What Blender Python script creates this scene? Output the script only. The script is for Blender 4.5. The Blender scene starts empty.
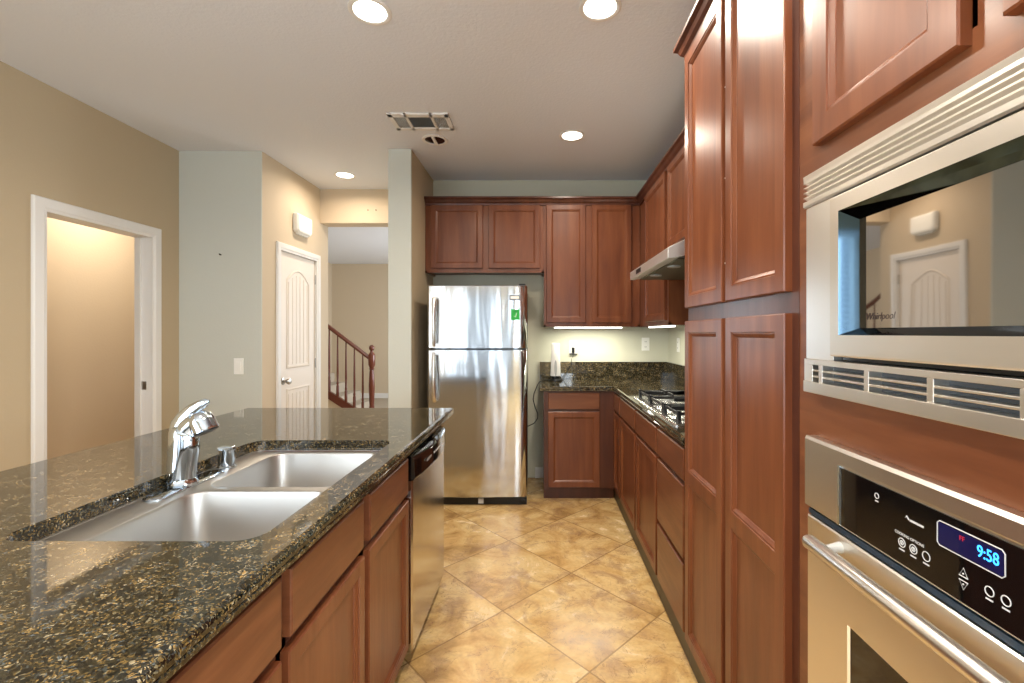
import bpy, bmesh, math, random
from mathutils import Vector, Matrix
random.seed(4)
S = bpy.context.scene
COL = S.collection
R = math.radians

# ------------------------------------------------------------------ camera
H = 1.338                       # lens height above the floor
cam_data = bpy.data.cameras.new('camera')
cam_data.sensor_width = 36.0
cam_data.lens = 470 / 1024 * 36
cam_data.shift_x = -28 / 1024
cam_data.shift_y = -8.5 / 1024
cam_data.clip_start = 0.02
cam = bpy.data.objects.new('camera', cam_data)
COL.objects.link(cam)
cam.location = (0, 0, H)
cam.rotation_euler = (R(90), 0, 0)
S.camera = cam

# ------------------------------------------------------------------ world, exposure
S.view_settings.view_transform = 'Standard'
S.view_settings.look = 'None'
S.view_settings.gamma = 1.0
S.view_settings.use_curve_mapping = False
S.view_settings.exposure = 0.15
world = bpy.data.worlds.new('sky')
S.world = world
world.use_nodes = True
wb = world.node_tree.nodes['Background']
wb.inputs['Color'].default_value = (0.80, 0.90, 1.0, 1)
wb.inputs['Strength'].default_value = 3.0

# ------------------------------------------------------------------ lights of the place and added ones
def area_light(name, loc, rot, sx, sy, watts, color, spread=180):
    L = bpy.data.lights.new(name, 'AREA')
    L.shape = 'RECTANGLE'; L.size = sx; L.size_y = sy
    L.energy = watts; L.color = color; L.spread = R(spread)
    o = bpy.data.objects.new(name, L); COL.objects.link(o)
    o.location = loc; o.rotation_euler = rot
    return o
CEIL = 2.75
# daylight through the glass doors and the window behind the camera; left, right and hall daylight is added
area_light('daylight_patio', (-1.3, -3.25, 1.2), (R(90), 0, 0), 2.4, 2.1, 15, (0.76, 0.90, 1.0))
area_light('added_daylight_left', (-3.05, -1.5, 1.3), (R(90), 0, R(-90)), 2.4, 2.2, 150, (0.84, 0.93, 1.0))  # added for side light through an unseen window
area_light('added_daylight_right', (1.5, -1.6, 1.3), (R(90), 0, R(90)), 2.2, 2.0, 110, (0.84, 0.93, 1.0))  # added to brighten the room from the right, window unseen
area_light('added_daylight_hall', (.35, 7.3, 1.4), (R(90), 0, R(90)), 2.0, 1.8, 105, (0.90, 0.95, 1.0))  # added to light the stairs, hall wall and hall ceiling
area_light('daylight_rear', (0.7, -3.25, 1.55), (R(90), 0, 0), 0.9, 1.2, 30, (0.84, 0.93, 1.0))

def down_lamp(x, y, watts, color=(1.0, 0.88, 0.74), z=CEIL - 0.012, rad=0.06):
    L = bpy.data.lights.new('downlight_lamp', 'AREA')
    L.shape = 'DISK'; L.size = rad * 2; L.energy = watts; L.color = color; L.spread = R(165)
    o = bpy.data.objects.new('downlight_lamp', L); COL.objects.link(o)
    o.location = (x, y, z)
    return o
down_lamp(-0.745, 2.06, 14); down_lamp(0.26, 2.03, 16); down_lamp(0.229, 3.36, 11); down_lamp(-1.743, 4.2, 7.5, (1, .84, .68))
down_lamp(-0.745, 0.5, 16); down_lamp(0.26, 0.5, 16); down_lamp(-1.2, -1.5, 16)  # unseen lamps added as fill near and behind the camera
down_lamp(-2.2, 6.2, 14, (1, .9, .8))  # lamp added to light the hall, without a fixture
down_lamp(-3.22, 3.75, 20, (1, .88, .74))
area_light('counter_glow_back', (0.42, 4.12, 1.368), (0, 0, 0), 0.58, 0.05, 4.5, (1.0, 0.97, 0.80))
area_light('counter_glow_right', (0.98, 3.55, 1.368), (0, 0, 0), 0.05, 0.6, 3.5, (1.0, 0.97, 0.80))

# ------------------------------------------------------------------ materials
def srgb(r, g, b):
    f = lambda c: (c / 255 / 12.92) if c / 255 <= 0.04045 else ((c / 255 + 0.055) / 1.055) ** 2.4
    return (f(r), f(g), f(b), 1)

def mat(name, color=(.8, .8, .8, 1), rough=.5, metal=0.0, ior=1.45, coat=0.0, coat_rough=.1, emit=None, estr=0.0):
    m = bpy.data.materials.new(name); m.use_nodes = True
    p = m.node_tree.nodes['Principled BSDF']
    p.inputs['Base Color'].default_value = color
    p.inputs['Roughness'].default_value = rough
    p.inputs['Metallic'].default_value = metal
    p.inputs['IOR'].default_value = ior
    p.inputs['Coat Weight'].default_value = coat
    p.inputs['Coat Roughness'].default_value = coat_rough
    if emit:
        p.inputs['Emission Color'].default_value = emit
        p.inputs['Emission Strength'].default_value = estr
    return m

class NT:
    """small node helper"""
    def __init__(s, m):
        s.m = m; s.t = m.node_tree; s.p = s.t.nodes['Principled BSDF']
        s.pos = s.t.nodes.new('ShaderNodeNewGeometry').outputs['Position']
    def n(s, kind, **kw):
        nd = s.t.nodes.new(kind)
        for k, v in kw.items(): setattr(nd, k, v)
        return nd
    def link(s, a, b): s.t.links.new(a, b)
    def put(s, sock, v):
        if hasattr(v, 'type') and hasattr(v, 'is_output'): s.link(v, sock)
        else: sock.default_value = v
    def scale(s, vec, sc):
        nd = s.n('ShaderNodeMapping'); s.link(vec, nd.inputs['Vector']); nd.inputs['Scale'].default_value = sc
        return nd.outputs[0]
    def noise(s, vec, scale, detail=3, rough=.5, dist=0.0):
        nd = s.n('ShaderNodeTexNoise'); s.link(vec, nd.inputs['Vector'])
        nd.inputs['Scale'].default_value = scale; nd.inputs['Detail'].default_value = detail
        nd.inputs['Roughness'].default_value = rough; nd.inputs['Distortion'].default_value = dist
        return nd.outputs['Fac']
    def ramp(s, fac, stops, interp='LINEAR'):
        nd = s.n('ShaderNodeValToRGB'); s.link(fac, nd.inputs[0]); cr = nd.color_ramp; cr.interpolation = interp
        while len(cr.elements) < len(stops): cr.elements.new(0.5)
        for e, (q, c) in zip(cr.elements, stops):
            e.position = q; e.color = c if len(c) == 4 else (*c, 1)
        return nd.outputs[0]
    def mix(s, f, a, b, mode='MIX'):
        nd = s.n('ShaderNodeMix', data_type='RGBA', blend_type=mode)
        s.put(nd.inputs[0], f); s.put(nd.inputs[6], a); s.put(nd.inputs[7], b)
        return nd.outputs[2]
    def math(s, op, a, b=0.0, c=0.0):
        nd = s.n('ShaderNodeMath', operation=op); s.put(nd.inputs[0], a); s.put(nd.inputs[1], b); s.put(nd.inputs[2], c)
        return nd.outputs[0]
    def bump(s, h, dist, strength=1.0):
        nd = s.n('ShaderNodeBump'); nd.inputs['Strength'].default_value = strength
        nd.inputs['Distance'].default_value = dist; s.link(h, nd.inputs['Height'])
        s.link(nd.outputs[0], s.p.inputs['Normal']); return nd

def paint(name, c, tex=0.0015, scale=70, rough=.75):
    m = mat(name, c, rough); q = NT(m)
    q.bump(q.noise(q.pos, scale, 3, .6), tex, .6)
    return m

def wood_mat(name, a, b, c, sc=(9, 9, .9), rough=.30, coat=.25):
    m = mat(name, b, rough, coat=coat, coat_rough=.2); q = NT(m)
    q.p.inputs['Specular IOR Level'].default_value = .38
    v = q.scale(q.pos, sc)
    n1 = q.noise(v, 1.6, 4, .55, .4)
    fine = q.noise(q.scale(q.pos, tuple(k * 14 for k in sc)), 1.0, 3, .6)
    blot = q.noise(q.pos, 5.0, 3, .5)
    col = q.ramp(n1, [(.32, a), (.52, b), (.72, c)])
    col = q.mix(q.math('MULTIPLY', fine, .14), col, a)
    col = q.mix(q.math('MULTIPLY', blot, .25), col, c)
    q.link(col, q.p.inputs['Base Color'])
    q.link(q.ramp(fine, [(.3, (.31, .31, .31)), (.7, (.36, .36, .36))]), q.p.inputs['Roughness'])
    return m

def steel_mat(name, base=(.74, .73, .71, 1), rough=.24, wav=0.0, streak='Z', wavscale=(2.2, 2.2, .45)):
    m = mat(name, base, rough, 1.0); q = NT(m)
    k = {'Z': (400, 400, 6), 'Y': (400, 6, 400), 'X': (6, 400, 400)}[streak]
    st = q.noise(q.scale(q.pos, k), 1.0, 2, .5)
    q.link(q.ramp(st, [(.3, (rough * .985,) * 3), (.7, (rough * 1.015,) * 3)]), q.p.inputs['Roughness'])
    if wav:
        q.bump(q.noise(q.scale(q.pos, wavscale), 1.6, 2, .5, .3), wav, 1.0)
    return m

M = {}
M['wood'] = wood_mat('stained maple upright grain', srgb(92, 47, 26), srgb(112, 62, 36), srgb(128, 77, 47), rough=.36, coat=.12)
M['wood_h'] = wood_mat('stained maple level grain', srgb(92, 50, 30), srgb(110, 64, 39), srgb(126, 78, 49), sc=(1.4, 1.4, 14))
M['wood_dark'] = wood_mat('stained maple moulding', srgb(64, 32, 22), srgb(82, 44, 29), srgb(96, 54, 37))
M['stair_wood'] = mat('cherry stair wood', srgb(98, 44, 25), .3, coat=.3)
M['inside'] = mat('cabinet inside', srgb(120, 84, 56), .6)
M['gap'] = mat('dark gap', srgb(26, 18, 15), .7)

m = mat('granite', (.1, .1, .1, 1), .045, ior=1.72); q = NT(m)
vor = q.n('ShaderNodeTexVoronoi'); vor.inputs['Scale'].default_value = 330
wv = q.n('ShaderNodeVectorMath', operation='ADD'); q.link(q.pos, wv.inputs[0])
nz = q.n('ShaderNodeTexNoise'); nz.inputs['Scale'].default_value = 60; q.link(q.pos, nz.inputs['Vector'])
sc = q.n('ShaderNodeVectorMath', operation='SCALE'); q.link(nz.outputs['Color'], sc.inputs[0]); sc.inputs['Scale'].default_value = .02
q.link(sc.outputs[0], wv.inputs[1]); q.link(wv.outputs[0], vor.inputs['Vector'])
sep = q.n('ShaderNodeSeparateColor'); q.link(vor.outputs['Color'], sep.inputs[0])
cells = q.ramp(sep.outputs[0], [(0, srgb(22, 23, 22)), (.30, srgb(42, 42, 36)), (.50, srgb(72, 66, 48)), (.66, srgb(108, 90, 56)),
                                (.80, srgb(150, 122, 74)), (.88, srgb(86, 92, 92)), (.95, srgb(168, 154, 124))], 'CONSTANT')
blot = q.noise(q.pos, 26, 3, .6)
dark = q.ramp(blot, [(.38, (1, 1, 1)), (.54, (.24, .26, .24))])
q.link(q.mix(.8, cells, dark, 'MULTIPLY'), q.p.inputs['Base Color'])
M['granite'] = m

M['steel'] = steel_mat('brushed stainless', rough=.26, streak='Y')
M['steel_fridge'] = steel_mat('brushed stainless door', (.64, .66, .68, 1), rough=.13, wav=.009, streak='Z', wavscale=(2.6, 2.6, .38))
M['steel_dw'] = steel_mat('brushed stainless dishwasher', (.62, .60, .57, 1), rough=.16, wav=.002, streak='Y')
M['steel_sink'] = steel_mat('satin sink steel', (.50, .49, .47, 1), rough=.37, streak='Z')
M['steel_warm'] = steel_mat('brushed oven steel', (.84, .81, .76, 1), rough=.30, streak='Y')
M['chrome'] = mat('polished chrome', (.58, .64, .70, 1), .09, 1.0)
M['nickel'] = mat('satin nickel', (.42, .40, .37, 1), .28, 1.0)
M['black'] = mat('black plastic', srgb(14, 14, 15), .32)
M['black_gloss'] = mat('black gloss glass', srgb(8, 8, 9), .04, ior=1.55)
M['iron'] = mat('black cast iron', srgb(22, 23, 25), .42)
M['mirror_glass'] = mat('mirrored microwave glass', (.40, .37, .33, 1), .035, 1.0)
M['bevel_glass'] = mat('tinted bevel glass', (.06, .10, .14, 1), .05, 1.0)
M['white_trim'] = mat('white trim paint', srgb(232, 230, 226), .4)
M['door_white'] = mat('white door paint', srgb(236, 226, 214), .42)
M['plate'] = mat('white plastic', srgb(240, 240, 234), .4)
M['tan'] = paint('tan wall paint', srgb(190, 172, 142))
M['tan_hall'] = paint('light tan wall paint', srgb(205, 188, 162))
M['sage'] = paint('pale grey green wall paint', srgb(200, 203, 194))
M['splash_wall'] = paint('pale kitchen wall paint', srgb(204, 203, 184))
M['ceiling'] = paint('white textured ceiling', srgb(226, 229, 235), .0035, 60, .9)
M['carpet'] = paint('beige carpet', srgb(176, 164, 146), .004, 300, .95)
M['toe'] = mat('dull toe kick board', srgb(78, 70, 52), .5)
M['green'] = mat('green energy sticker', srgb(28, 168, 62), .5)
M['glow'] = mat('lamp diffuser', (1, 1, 1, 1), .4, emit=(1, .93, .82, 1), estr=7.0)
M['tube_glow'] = mat('under cabinet tube', (1, 1, 1, 1), .4, emit=(1, .97, .86, 1), estr=4.0)
M['display'] = mat('dark blue display', srgb(16, 14, 42), .08, emit=(.01, .015, .10, 1), estr=.3)
M['digit'] = mat('lit blue digits', srgb(30, 120, 250), .4, emit=(.05, .42, 1.0, 1), estr=2.2)
M['digit_red'] = mat('lit red letters', srgb(120, 20, 30), .4, emit=(.6, .02, .05, 1), estr=.5)
M['print'] = mat('light grey print', srgb(196, 196, 196), .5)
M['print_dark'] = mat('brown logo print', srgb(58, 42, 36), .4)
M['grille_dark'] = mat('vent opening', srgb(120, 122, 122), .7)
M['rubber'] = mat('black cord rubber', srgb(24, 22, 20), .5)
M['blind'] = mat('white blind slat', srgb(236, 238, 240), .5)
M['grey_plastic'] = mat('silver grey plastic', srgb(176, 178, 176), .35)
M['floor_dark'] = mat('hood filter', srgb(92, 88, 72), .45, .6)

m = mat('glass pane', (1, 1, 1, 1), 0.0, ior=1.45); m.node_tree.nodes['Principled BSDF'].inputs['Transmission Weight'].default_value = 1.0
M['pane'] = m
M['slot_grey'] = mat('slot grey', srgb(74, 78, 82), .5)
M['steel_hood'] = steel_mat('satin hood steel', (.90, .89, .86, 1), rough=.42, streak='Y')
M['steel_lit'] = steel_mat('satin steel with painted reflection', (.92, .92, .91, 1), rough=.30, streak='Z')  # base lightened to carry the bright reflection on one microwave pillar

# stone floor tiles laid on the diagonal
m = mat('travertine tiles', (.6, .45, .25, 1), .24, ior=1.48); q = NT(m)
e1 = (-.355, -.357); e2 = (.376, -.408); X0, Y0 = -.18, 2.263
det = e1[0] * e2[1] - e1[1] * e2[0]
def dual(ax, ay, off):
    d = q.n('ShaderNodeVectorMath', operation='DOT_PRODUCT'); q.link(q.pos, d.inputs[0]); d.inputs[1].default_value = (ax, ay, 0)
    return q.math('ADD', d.outputs['Value'], off)
ax, ay = e2[1] / det, -e2[0] / det
bx, by = -e1[1] / det, e1[0] / det
A = dual(ax, ay, -(ax * X0 + ay * Y0) + 50); B = dual(bx, by, -(bx * X0 + by * Y0) + 50)
def edge(v):
    f = q.math('FRACT', v); return q.math('MINIMUM', f, q.math('SUBTRACT', 1.0, f))
dmin = q.math('MINIMUM', edge(A), edge(B))
grout = q.math('LESS_THAN', dmin, .0065)
cmb = q.n('ShaderNodeCombineXYZ'); q.link(q.math('FLOOR', A), cmb.inputs[0]); q.link(q.math('FLOOR', B), cmb.inputs[1])
wn = q.n('ShaderNodeTexWhiteNoise', noise_dimensions='3D'); q.link(cmb.outputs[0], wn.inputs['Vector'])
off = q.n('ShaderNodeVectorMath', operation='SCALE'); q.link(wn.outputs['Color'], off.inputs[0]); off.inputs['Scale'].default_value = 20
pv = q.n('ShaderNodeVectorMath', operation='ADD'); q.link(q.pos, pv.inputs[0]); q.link(off.outputs[0], pv.inputs[1])
big = q.noise(pv.outputs[0], 3.6, 6, .62, 1.0)
col = q.ramp(big, [(.30, srgb(158, 122, 74)), (.43, srgb(204, 166, 106)), (.56, srgb(224, 192, 134)), (.70, srgb(233, 209, 161))])
stain = q.noise(pv.outputs[0], 5.5, 5, .65, .8)
col = q.mix(q.ramp(stain, [(.52, (0, 0, 0)), (.66, (.55, .55, .55))]), col, srgb(150, 116, 92))
fine = q.noise(pv.outputs[0], 60, 3, .6)
col = q.mix(q.ramp(fine, [(.35, (0, 0, 0)), (.75, (.22, .22, .22))]), col, srgb(120, 92, 58))
vein = q.noise(pv.outputs[0], 7.0, 6, .6, 2.2)
vd = q.math('ABSOLUTE', q.math('SUBTRACT', vein, .5))
vm = q.math('MULTIPLY', q.math('LESS_THAN', vd, .009), q.math('GREATER_THAN', stain, .50))
col = q.mix(q.math('MULTIPLY', vm, .45), col, srgb(120, 86, 62))
tv = q.ramp(wn.outputs['Value'], [(0, (.92, .91, .90)), (1, (1.0, 1.0, 1.0))])
col = q.mix(1.0, col, tv, 'MULTIPLY')
col = q.mix(q.math('MULTIPLY', grout, .75), col, srgb(134, 104, 66))
q.link(col, q.p.inputs['Base Color'])
q.link(q.ramp(big, [(.3, (.16, .16, .16)), (.7, (.30, .30, .30))]), q.p.inputs['Roughness'])
q.bump(q.math('SUBTRACT', q.math('MULTIPLY', fine, .2), grout), .0015, .6)
M['floor'] = m

# ------------------------------------------------------------------ geometry helpers
class MB:
    """collects shapes in world coordinates and links them as one mesh object"""
    def __init__(s): s.v = []; s.f = []; s.sm = []
    def quad(s, *pts):
        i = len(s.v); s.v += [Vector(p) for p in pts]; s.f.append(tuple(range(i, i + len(pts)))); s.sm.append(False); return s
    def box(s, x0, x1, y0, y1, z0, z1):
        x0, x1 = sorted((x0, x1)); y0, y1 = sorted((y0, y1)); z0, z1 = sorted((z0, z1))
        i = len(s.v)
        s.v += [Vector(p) for p in ((x0, y0, z0), (x1, y0, z0), (x1, y1, z0), (x0, y1, z0), (x0, y0, z1), (x1, y0, z1), (x1, y1, z1), (x0, y1, z1))]
        for f in ((0, 3, 2, 1), (4, 5, 6, 7), (0, 1, 5, 4), (1, 2, 6, 5), (2, 3, 7, 6), (3, 0, 4, 7)):
            s.f.append(tuple(i + k for k in f)); s.sm.append(False)
        return s
    def rings(s, rings, cap0=True, cap1=True, smooth=False, closed=True):
        n = len(rings[0]); i = len(s.v)
        for r in rings: s.v += [Vector(p) for p in r]
        for a in range(len(rings) - 1):
            for k in range(n if closed else n - 1):
                k2 = (k + 1) % n
                s.f.append((i + a * n + k, i + a * n + k2, i + (a + 1) * n + k2, i + (a + 1) * n + k)); s.sm.append(smooth)
        if cap0: s.f.append(tuple(i + k for k in reversed(range(n)))); s.sm.append(False)
        if cap1: s.f.append(tuple(i + (len(rings) - 1) * n + k for k in range(n))); s.sm.append(False)
        return s
    def tube(s, path, rad, n=14, cap=True, flat=1.0):
        path = [Vector(p) for p in path]
        rad = rad if isinstance(rad, (list, tuple)) else [rad] * len(path)
        rings = []; up = None
        for k, p in enumerate(path):
            t = (path[min(k + 1, len(path) - 1)] - path[max(k - 1, 0)]).normalized()
            if up is None:
                up = Vector((0, 0, 1)) if abs(t.z) < .9 else Vector((0, 1, 0))
            a = t.cross(up).normalized(); b = a.cross(t).normalized(); up = b
            rings.append([p + (a * math.cos(2 * math.pi * j / n) + b * math.sin(2 * math.pi * j / n) * flat) * rad[k] for j in range(n)])
        return s.rings(rings, cap, cap, True)
    def lathe(s, c, prof, axis='Z', n=24):
        """prof: list of (radius, offset along axis) from the point c"""
        c = Vector(c)
        ax = {'Z': Vector((0, 0, 1)), 'X': Vector((1, 0, 0)), 'Y': Vector((0, 1, 0))}[axis] if isinstance(axis, str) else Vector(axis).normalized()
        u = ax.cross(Vector((0, 1, 0)) if abs(ax.y) < .9 else Vector((1, 0, 0))).normalized(); w = ax.cross(u)
        return s.rings([[c + ax * o + (u * math.cos(2 * math.pi * j / n) + w * math.sin(2 * math.pi * j / n)) * max(r, 1e-5) for j in range(n)] for r, o in prof], True, True, True)
    def prism(s, pts2, axis, a0, a1):
        """2D outline pushed along an axis; pts2 are the two other coordinates in order"""
        def P(p, a): return {'X': (a, p[0], p[1]), 'Y': (p[0], a, p[1]), 'Z': (p[0], p[1], a)}[axis]
        return s.rings([[P(p, a0) for p in pts2], [P(p, a1) for p in pts2]])
    def build(s, name, m, parent=None, bevel=0.0, auto=True, segs=2):
        me = bpy.data.meshes.new(name)
        off = Vector(parent_world(parent)) if parent else Vector((0, 0, 0))
        me.from_pydata([v - off for v in s.v], [], s.f)
        bm = bmesh.new(); bm.from_mesh(me)
        bmesh.ops.remove_doubles(bm, verts=bm.verts, dist=1e-6)
        bmesh.ops.recalc_face_normals(bm, faces=bm.faces)
        bm.to_mesh(me); bm.free()
        if any(s.sm):
            me.shade_smooth()
            try: me.set_sharp_from_angle(angle=R(38))
            except Exception: pass
        me.materials.append(M[m] if isinstance(m, str) else m)
        o = bpy.data.objects.new(name, me); COL.objects.link(o)
        if parent: o.parent = parent
        if bevel:
            b = o.modifiers.new('bevel', 'BEVEL'); b.width = bevel; b.segments = segs; b.limit_method = 'ANGLE'; b.angle_limit = R(50)
        return o

def parent_world(p):
    v = Vector((0, 0, 0))
    while p is not None: v += p.location; p = p.parent
    return v
def tag(o, label=None, cat=None, group=None, kind=None):
    if label: o['label'] = label
    if cat: o['category'] = cat
    if group: o['group'] = group
    if kind: o['kind'] = kind
    return o
def thing(name, loc, label, cat, group=None):
    o = bpy.data.objects.new(name, None); COL.objects.link(o); o.location = loc; o.empty_display_size = .05
    return tag(o, label, cat, group)
def struct(name, mb, m, bevel=0.0):
    return tag(mb.build(name, m, None, bevel), kind='structure')
def text_mesh(name, txt, m, parent, loc, rot, size, depth=.0006, ax='LEFT', shear=0.0, sx=1.0):
    cu = bpy.data.curves.new(name, 'FONT'); cu.body = txt; cu.size = size; cu.extrude = depth; cu.align_x = ax; cu.shear = shear
    t = bpy.data.objects.new(name, cu)
    COL.objects.link(t)
    me = bpy.data.meshes.new_from_object(t)
    bpy.data.objects.remove(t)
    o = bpy.data.objects.new(name, me); COL.objects.link(o)
    me.materials.clear(); me.materials.append(M[m])
    o.parent = parent; o.location = Vector(loc) - parent_world(parent); o.rotation_euler = rot; o.scale = (sx, 1, 1)
    return o

# a front (door or drawer) stands in a frame: u along the width, z up, w outwards
def frame_of(face, plane):
    if face == 'R': return lambda u, z, w: (plane - w, u, z)      # right run, looks towards -X
    if face == 'L': return lambda u, z, w: (plane + w, u, z)      # island, looks towards +X
    return lambda u, z, w: (u, plane - w, z)                      # back run, looks towards the camera
def door_mesh(F, u0, u1, z0, z1, panels=None, fw=.040, t=.020):
    mb = MB()
    if panels is None: panels = [(z0 + fw, z1 - fw)]
    c = .003
    def rect(a, b, p, r, w): return [F(a, p, w), F(b, p, w), F(b, r, w), F(a, r, w)]
    mb.rings([rect(u0, u1, z0, z1, 0), rect(u0, u1, z0, z1, t - c), rect(u0 + c, u1 - c, z0 + c, z1 - c, t)], True, False)
    a, b = u0 + c, u1 - c
    mb.quad(*rect(a, u0 + fw, z0 + c, z1 - c, t)); mb.quad(*rect(u1 - fw, b, z0 + c, z1 - c, t))
    zz = [z0 + c] + [v for p in panels for v in p] + [z1 - c]
    for k in range(0, len(zz), 2): mb.quad(*rect(u0 + fw, u1 - fw, zz[k], zz[k + 1], t))
    for (p, r) in panels:
        L = []
        for ins, w in ((0, t), (.0015, t - .003), (.006, t - .0035), (.015, t - .010), (.016, t - .012)):
            L.append(rect(u0 + fw + ins, u1 - fw - ins, p + ins, r - ins, w))
        mb.rings(L, False, True)
    return mb
def slab_mesh(F, u0, u1, z0, z1, t=.020):
    c = .004
    def rect(i, w): return [F(u0 + i, z0 + i, w), F(u1 - i, z0 + i, w), F(u1 - i, z1 - i, w), F(u0 + i, z1 - i, w)]
    return MB().rings([rect(0, 0), rect(0, t - c), rect(c * .5, t - c * .4), rect(c, t)])

# ------------------------------------------------------------------ structure
TH = .12
RW = 1.188; BW = 4.35; LW = -2.80; REAR = -3.0
fl = MB().box(-6.5, 3.2, -3.2, 9.8, -.1, 0)
struct('floor', fl, 'floor')
struct('floor_hall', MB().box(-4.25, .1, 4.79, 9.6, 0, .012), 'carpet')
struct('ceiling', MB().box(-6.5, 3.2, -3.2, 9.8, CEIL, CEIL + .1), 'ceiling')
# left wall with the open doorway and an unseen window added further back for side light
mb = MB()
dy0, dy1, dz = 2.642, 3.403, 2.035
mb.box(LW - TH, LW, -.3, dy0, 0, CEIL).box(LW - TH, LW, dy1, 3.645, 0, CEIL).box(LW - TH, LW, dy0, dy1, dz, CEIL)
mb.box(LW - TH, LW, REAR - TH, -2.7, 0, CEIL).box(LW - TH, LW, -2.7, -.3, 0, .2).box(LW - TH, LW, -2.7, -.3, 2.4, CEIL)
struct('wall_left', mb, 'tan')
struct('wall_corner', MB().box(LW - TH, -2.16, 3.645, 3.655, 0, CEIL).box(LW - TH, -2.16 - TH, 3.655, 3.765, 0, CEIL), 'sage')
CX = -2.16
cy0, cy1 = 3.89, 4.55
mb = MB().box(CX - TH, CX, 3.655, cy0, 0, CEIL).box(CX - TH, CX, cy1, 4.79, 0, CEIL).box(CX - TH, CX, cy0, cy1, 2.045, CEIL)
mb.box(-4.37, CX - TH, 4.67, 4.79, 0, CEIL)
struct('wall_closet', mb, 'tan_hall')
struct('wall_header', MB().box(CX, -1.164, 4.615, 4.79, 2.418, CEIL), 'tan_hall')
struct('wall_partition', MB().box(-1.164, -.988, 3.60, 3.625, 0, CEIL).box(-1.164, -1.14, 3.625, 4.79, 0, CEIL), 'sage', .004)
struct('wall_alcove', MB().box(-1.14, -.988, 3.625, 4.79, 0, CEIL), 'tan')
struct('wall_back', MB().box(-.988, RW + TH, BW, BW + TH, 0, CEIL), 'splash_wall')
struct('wall_right', MB().box(RW, RW + TH, -.5, BW, 0, CEIL).box(RW, RW + TH, REAR, -2.7, 0, CEIL).box(RW, RW + TH, -2.7, -.5, 0, .3).box(RW, RW + TH, -2.7, -.5, 2.3, CEIL), 'splash_wall')
# rear wall: opening for glass doors and for a window
mb = MB()
mb.box(LW, -2.5, REAR - TH, REAR, 0, CEIL).box(-2.5, -.1, REAR - TH, REAR, 2.25, CEIL).box(-.1, .25, REAR - TH, REAR, 0, CEIL)
mb.box(.25, 1.15, REAR - TH, REAR, 0, .95).box(.25, 1.15, REAR - TH, REAR, 2.15, CEIL).box(1.15, RW + TH, REAR - TH, REAR, 0, CEIL)
struct('wall_rear', mb, 'tan')
# room behind the doorway
struct('wall_side_room', MB().box(-3.75, -3.65, 1.4, 4.67, 0, CEIL).box(-3.75, LW - TH, 1.3, 1.4, 0, CEIL), 'tan_hall')
# stair hall
struct('wall_hall', MB().box(-4.37, .2, 9.6, 9.7, 0, CEIL), 'tan_hall')
struct('wall_hall_left', MB().box(-4.37, -4.25, 4.79, 9.6, 0, CEIL), 'tan_hall')
struct('wall_hall_right', MB().box(.1, .2, BW + TH, 6.3, 0, CEIL).box(.1, .2, 8.3, 9.6, 0, CEIL).box(.1, .2, 6.3, 8.3, 0, .5).box(.1, .2, 6.3, 8.3, 2.3, CEIL), 'tan_hall')
struct('baseboard_hall', MB().box(-4.25, .1, 9.58, 9.6, 0, .11), 'white_trim')
struct('baseboard_back', MB().prism([(BW - .014, 0), (BW - .014, .075), (BW - .006, .095), (BW, .095), (BW, 0)], 'X', -.045, .03), 'white_trim')
# the windows (left, right and hall ones added for light): frames, panes, blinds
def window(n, mb, pane):
    w = struct('window_%d' % n, mb, 'white_trim')
    return w
mb = MB()
for x in (-2.5, -1.34, -.16): mb.box(x, x + .07, REAR - .08, REAR - .02, 0, 2.25)
mb.box(-2.5, -.1, REAR - .08, REAR - .02, 2.18, 2.25).box(-2.5, -.1, REAR - .08, REAR - .02, 0, .08)
window(1, mb, None)
mb = MB().box(.25, .30, REAR - .08, REAR, .95, 2.15).box(1.10, 1.15, REAR - .08, REAR, .95, 2.15).box(.25, 1.15, REAR - .08, REAR, .95, 1.0).box(.25, 1.15, REAR - .08, REAR, 2.10, 2.15)
window(2, mb, None)
def added_window(n, x0, x1, y0, y1, z0, z1):
    mb = MB().box(x0, x1, y0, y0 + .06, z0, z1).box(x0, x1, y1 - .06, y1, z0, z1).box(x0, x1, y0, y1, z0, z0 + .06).box(x0, x1, y0, y1, z1 - .06, z1)
    mb.box(x0, x1, (y0 + y1) / 2 - .03, (y0 + y1) / 2 + .03, z0, z1)
    window(n, mb, None)
added_window(3, LW - .08, LW - .02, -2.7, -.3, .2, 2.4)  # unseen opening added to let in side light
added_window(4, RW + .02, RW + .08, -2.7, -.5, .3, 2.3)  # unseen opening added to light the room from the right
added_window(5, .12, .18, 6.3, 8.3, .5, 2.3)  # unseen opening added to light the stair hall
def blind(x0, x1, z0, z1, label):
    b = thing('window_blind', ((x0 + x1) / 2, REAR + .04, z1), label, 'blind')
    MB().box(x0, x1, REAR + .015, REAR + .065, z1 - .045, z1).build('headrail', 'blind', b)
    mb = MB(); z = z0 + .02
    while z < z1 - .06:
        mb.rings([[(x, REAR + .018, z + .010), (x, REAR + .062, z - .010), (x, REAR + .062, z - .007), (x, REAR + .018, z + .013)] for x in (x0, x1)])
        z += .046
    mb.build('slats', 'blind', b)
    return b
blind(.27, 1.13, .97, 2.14, 'white horizontal blind hanging in the rear window')

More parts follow.
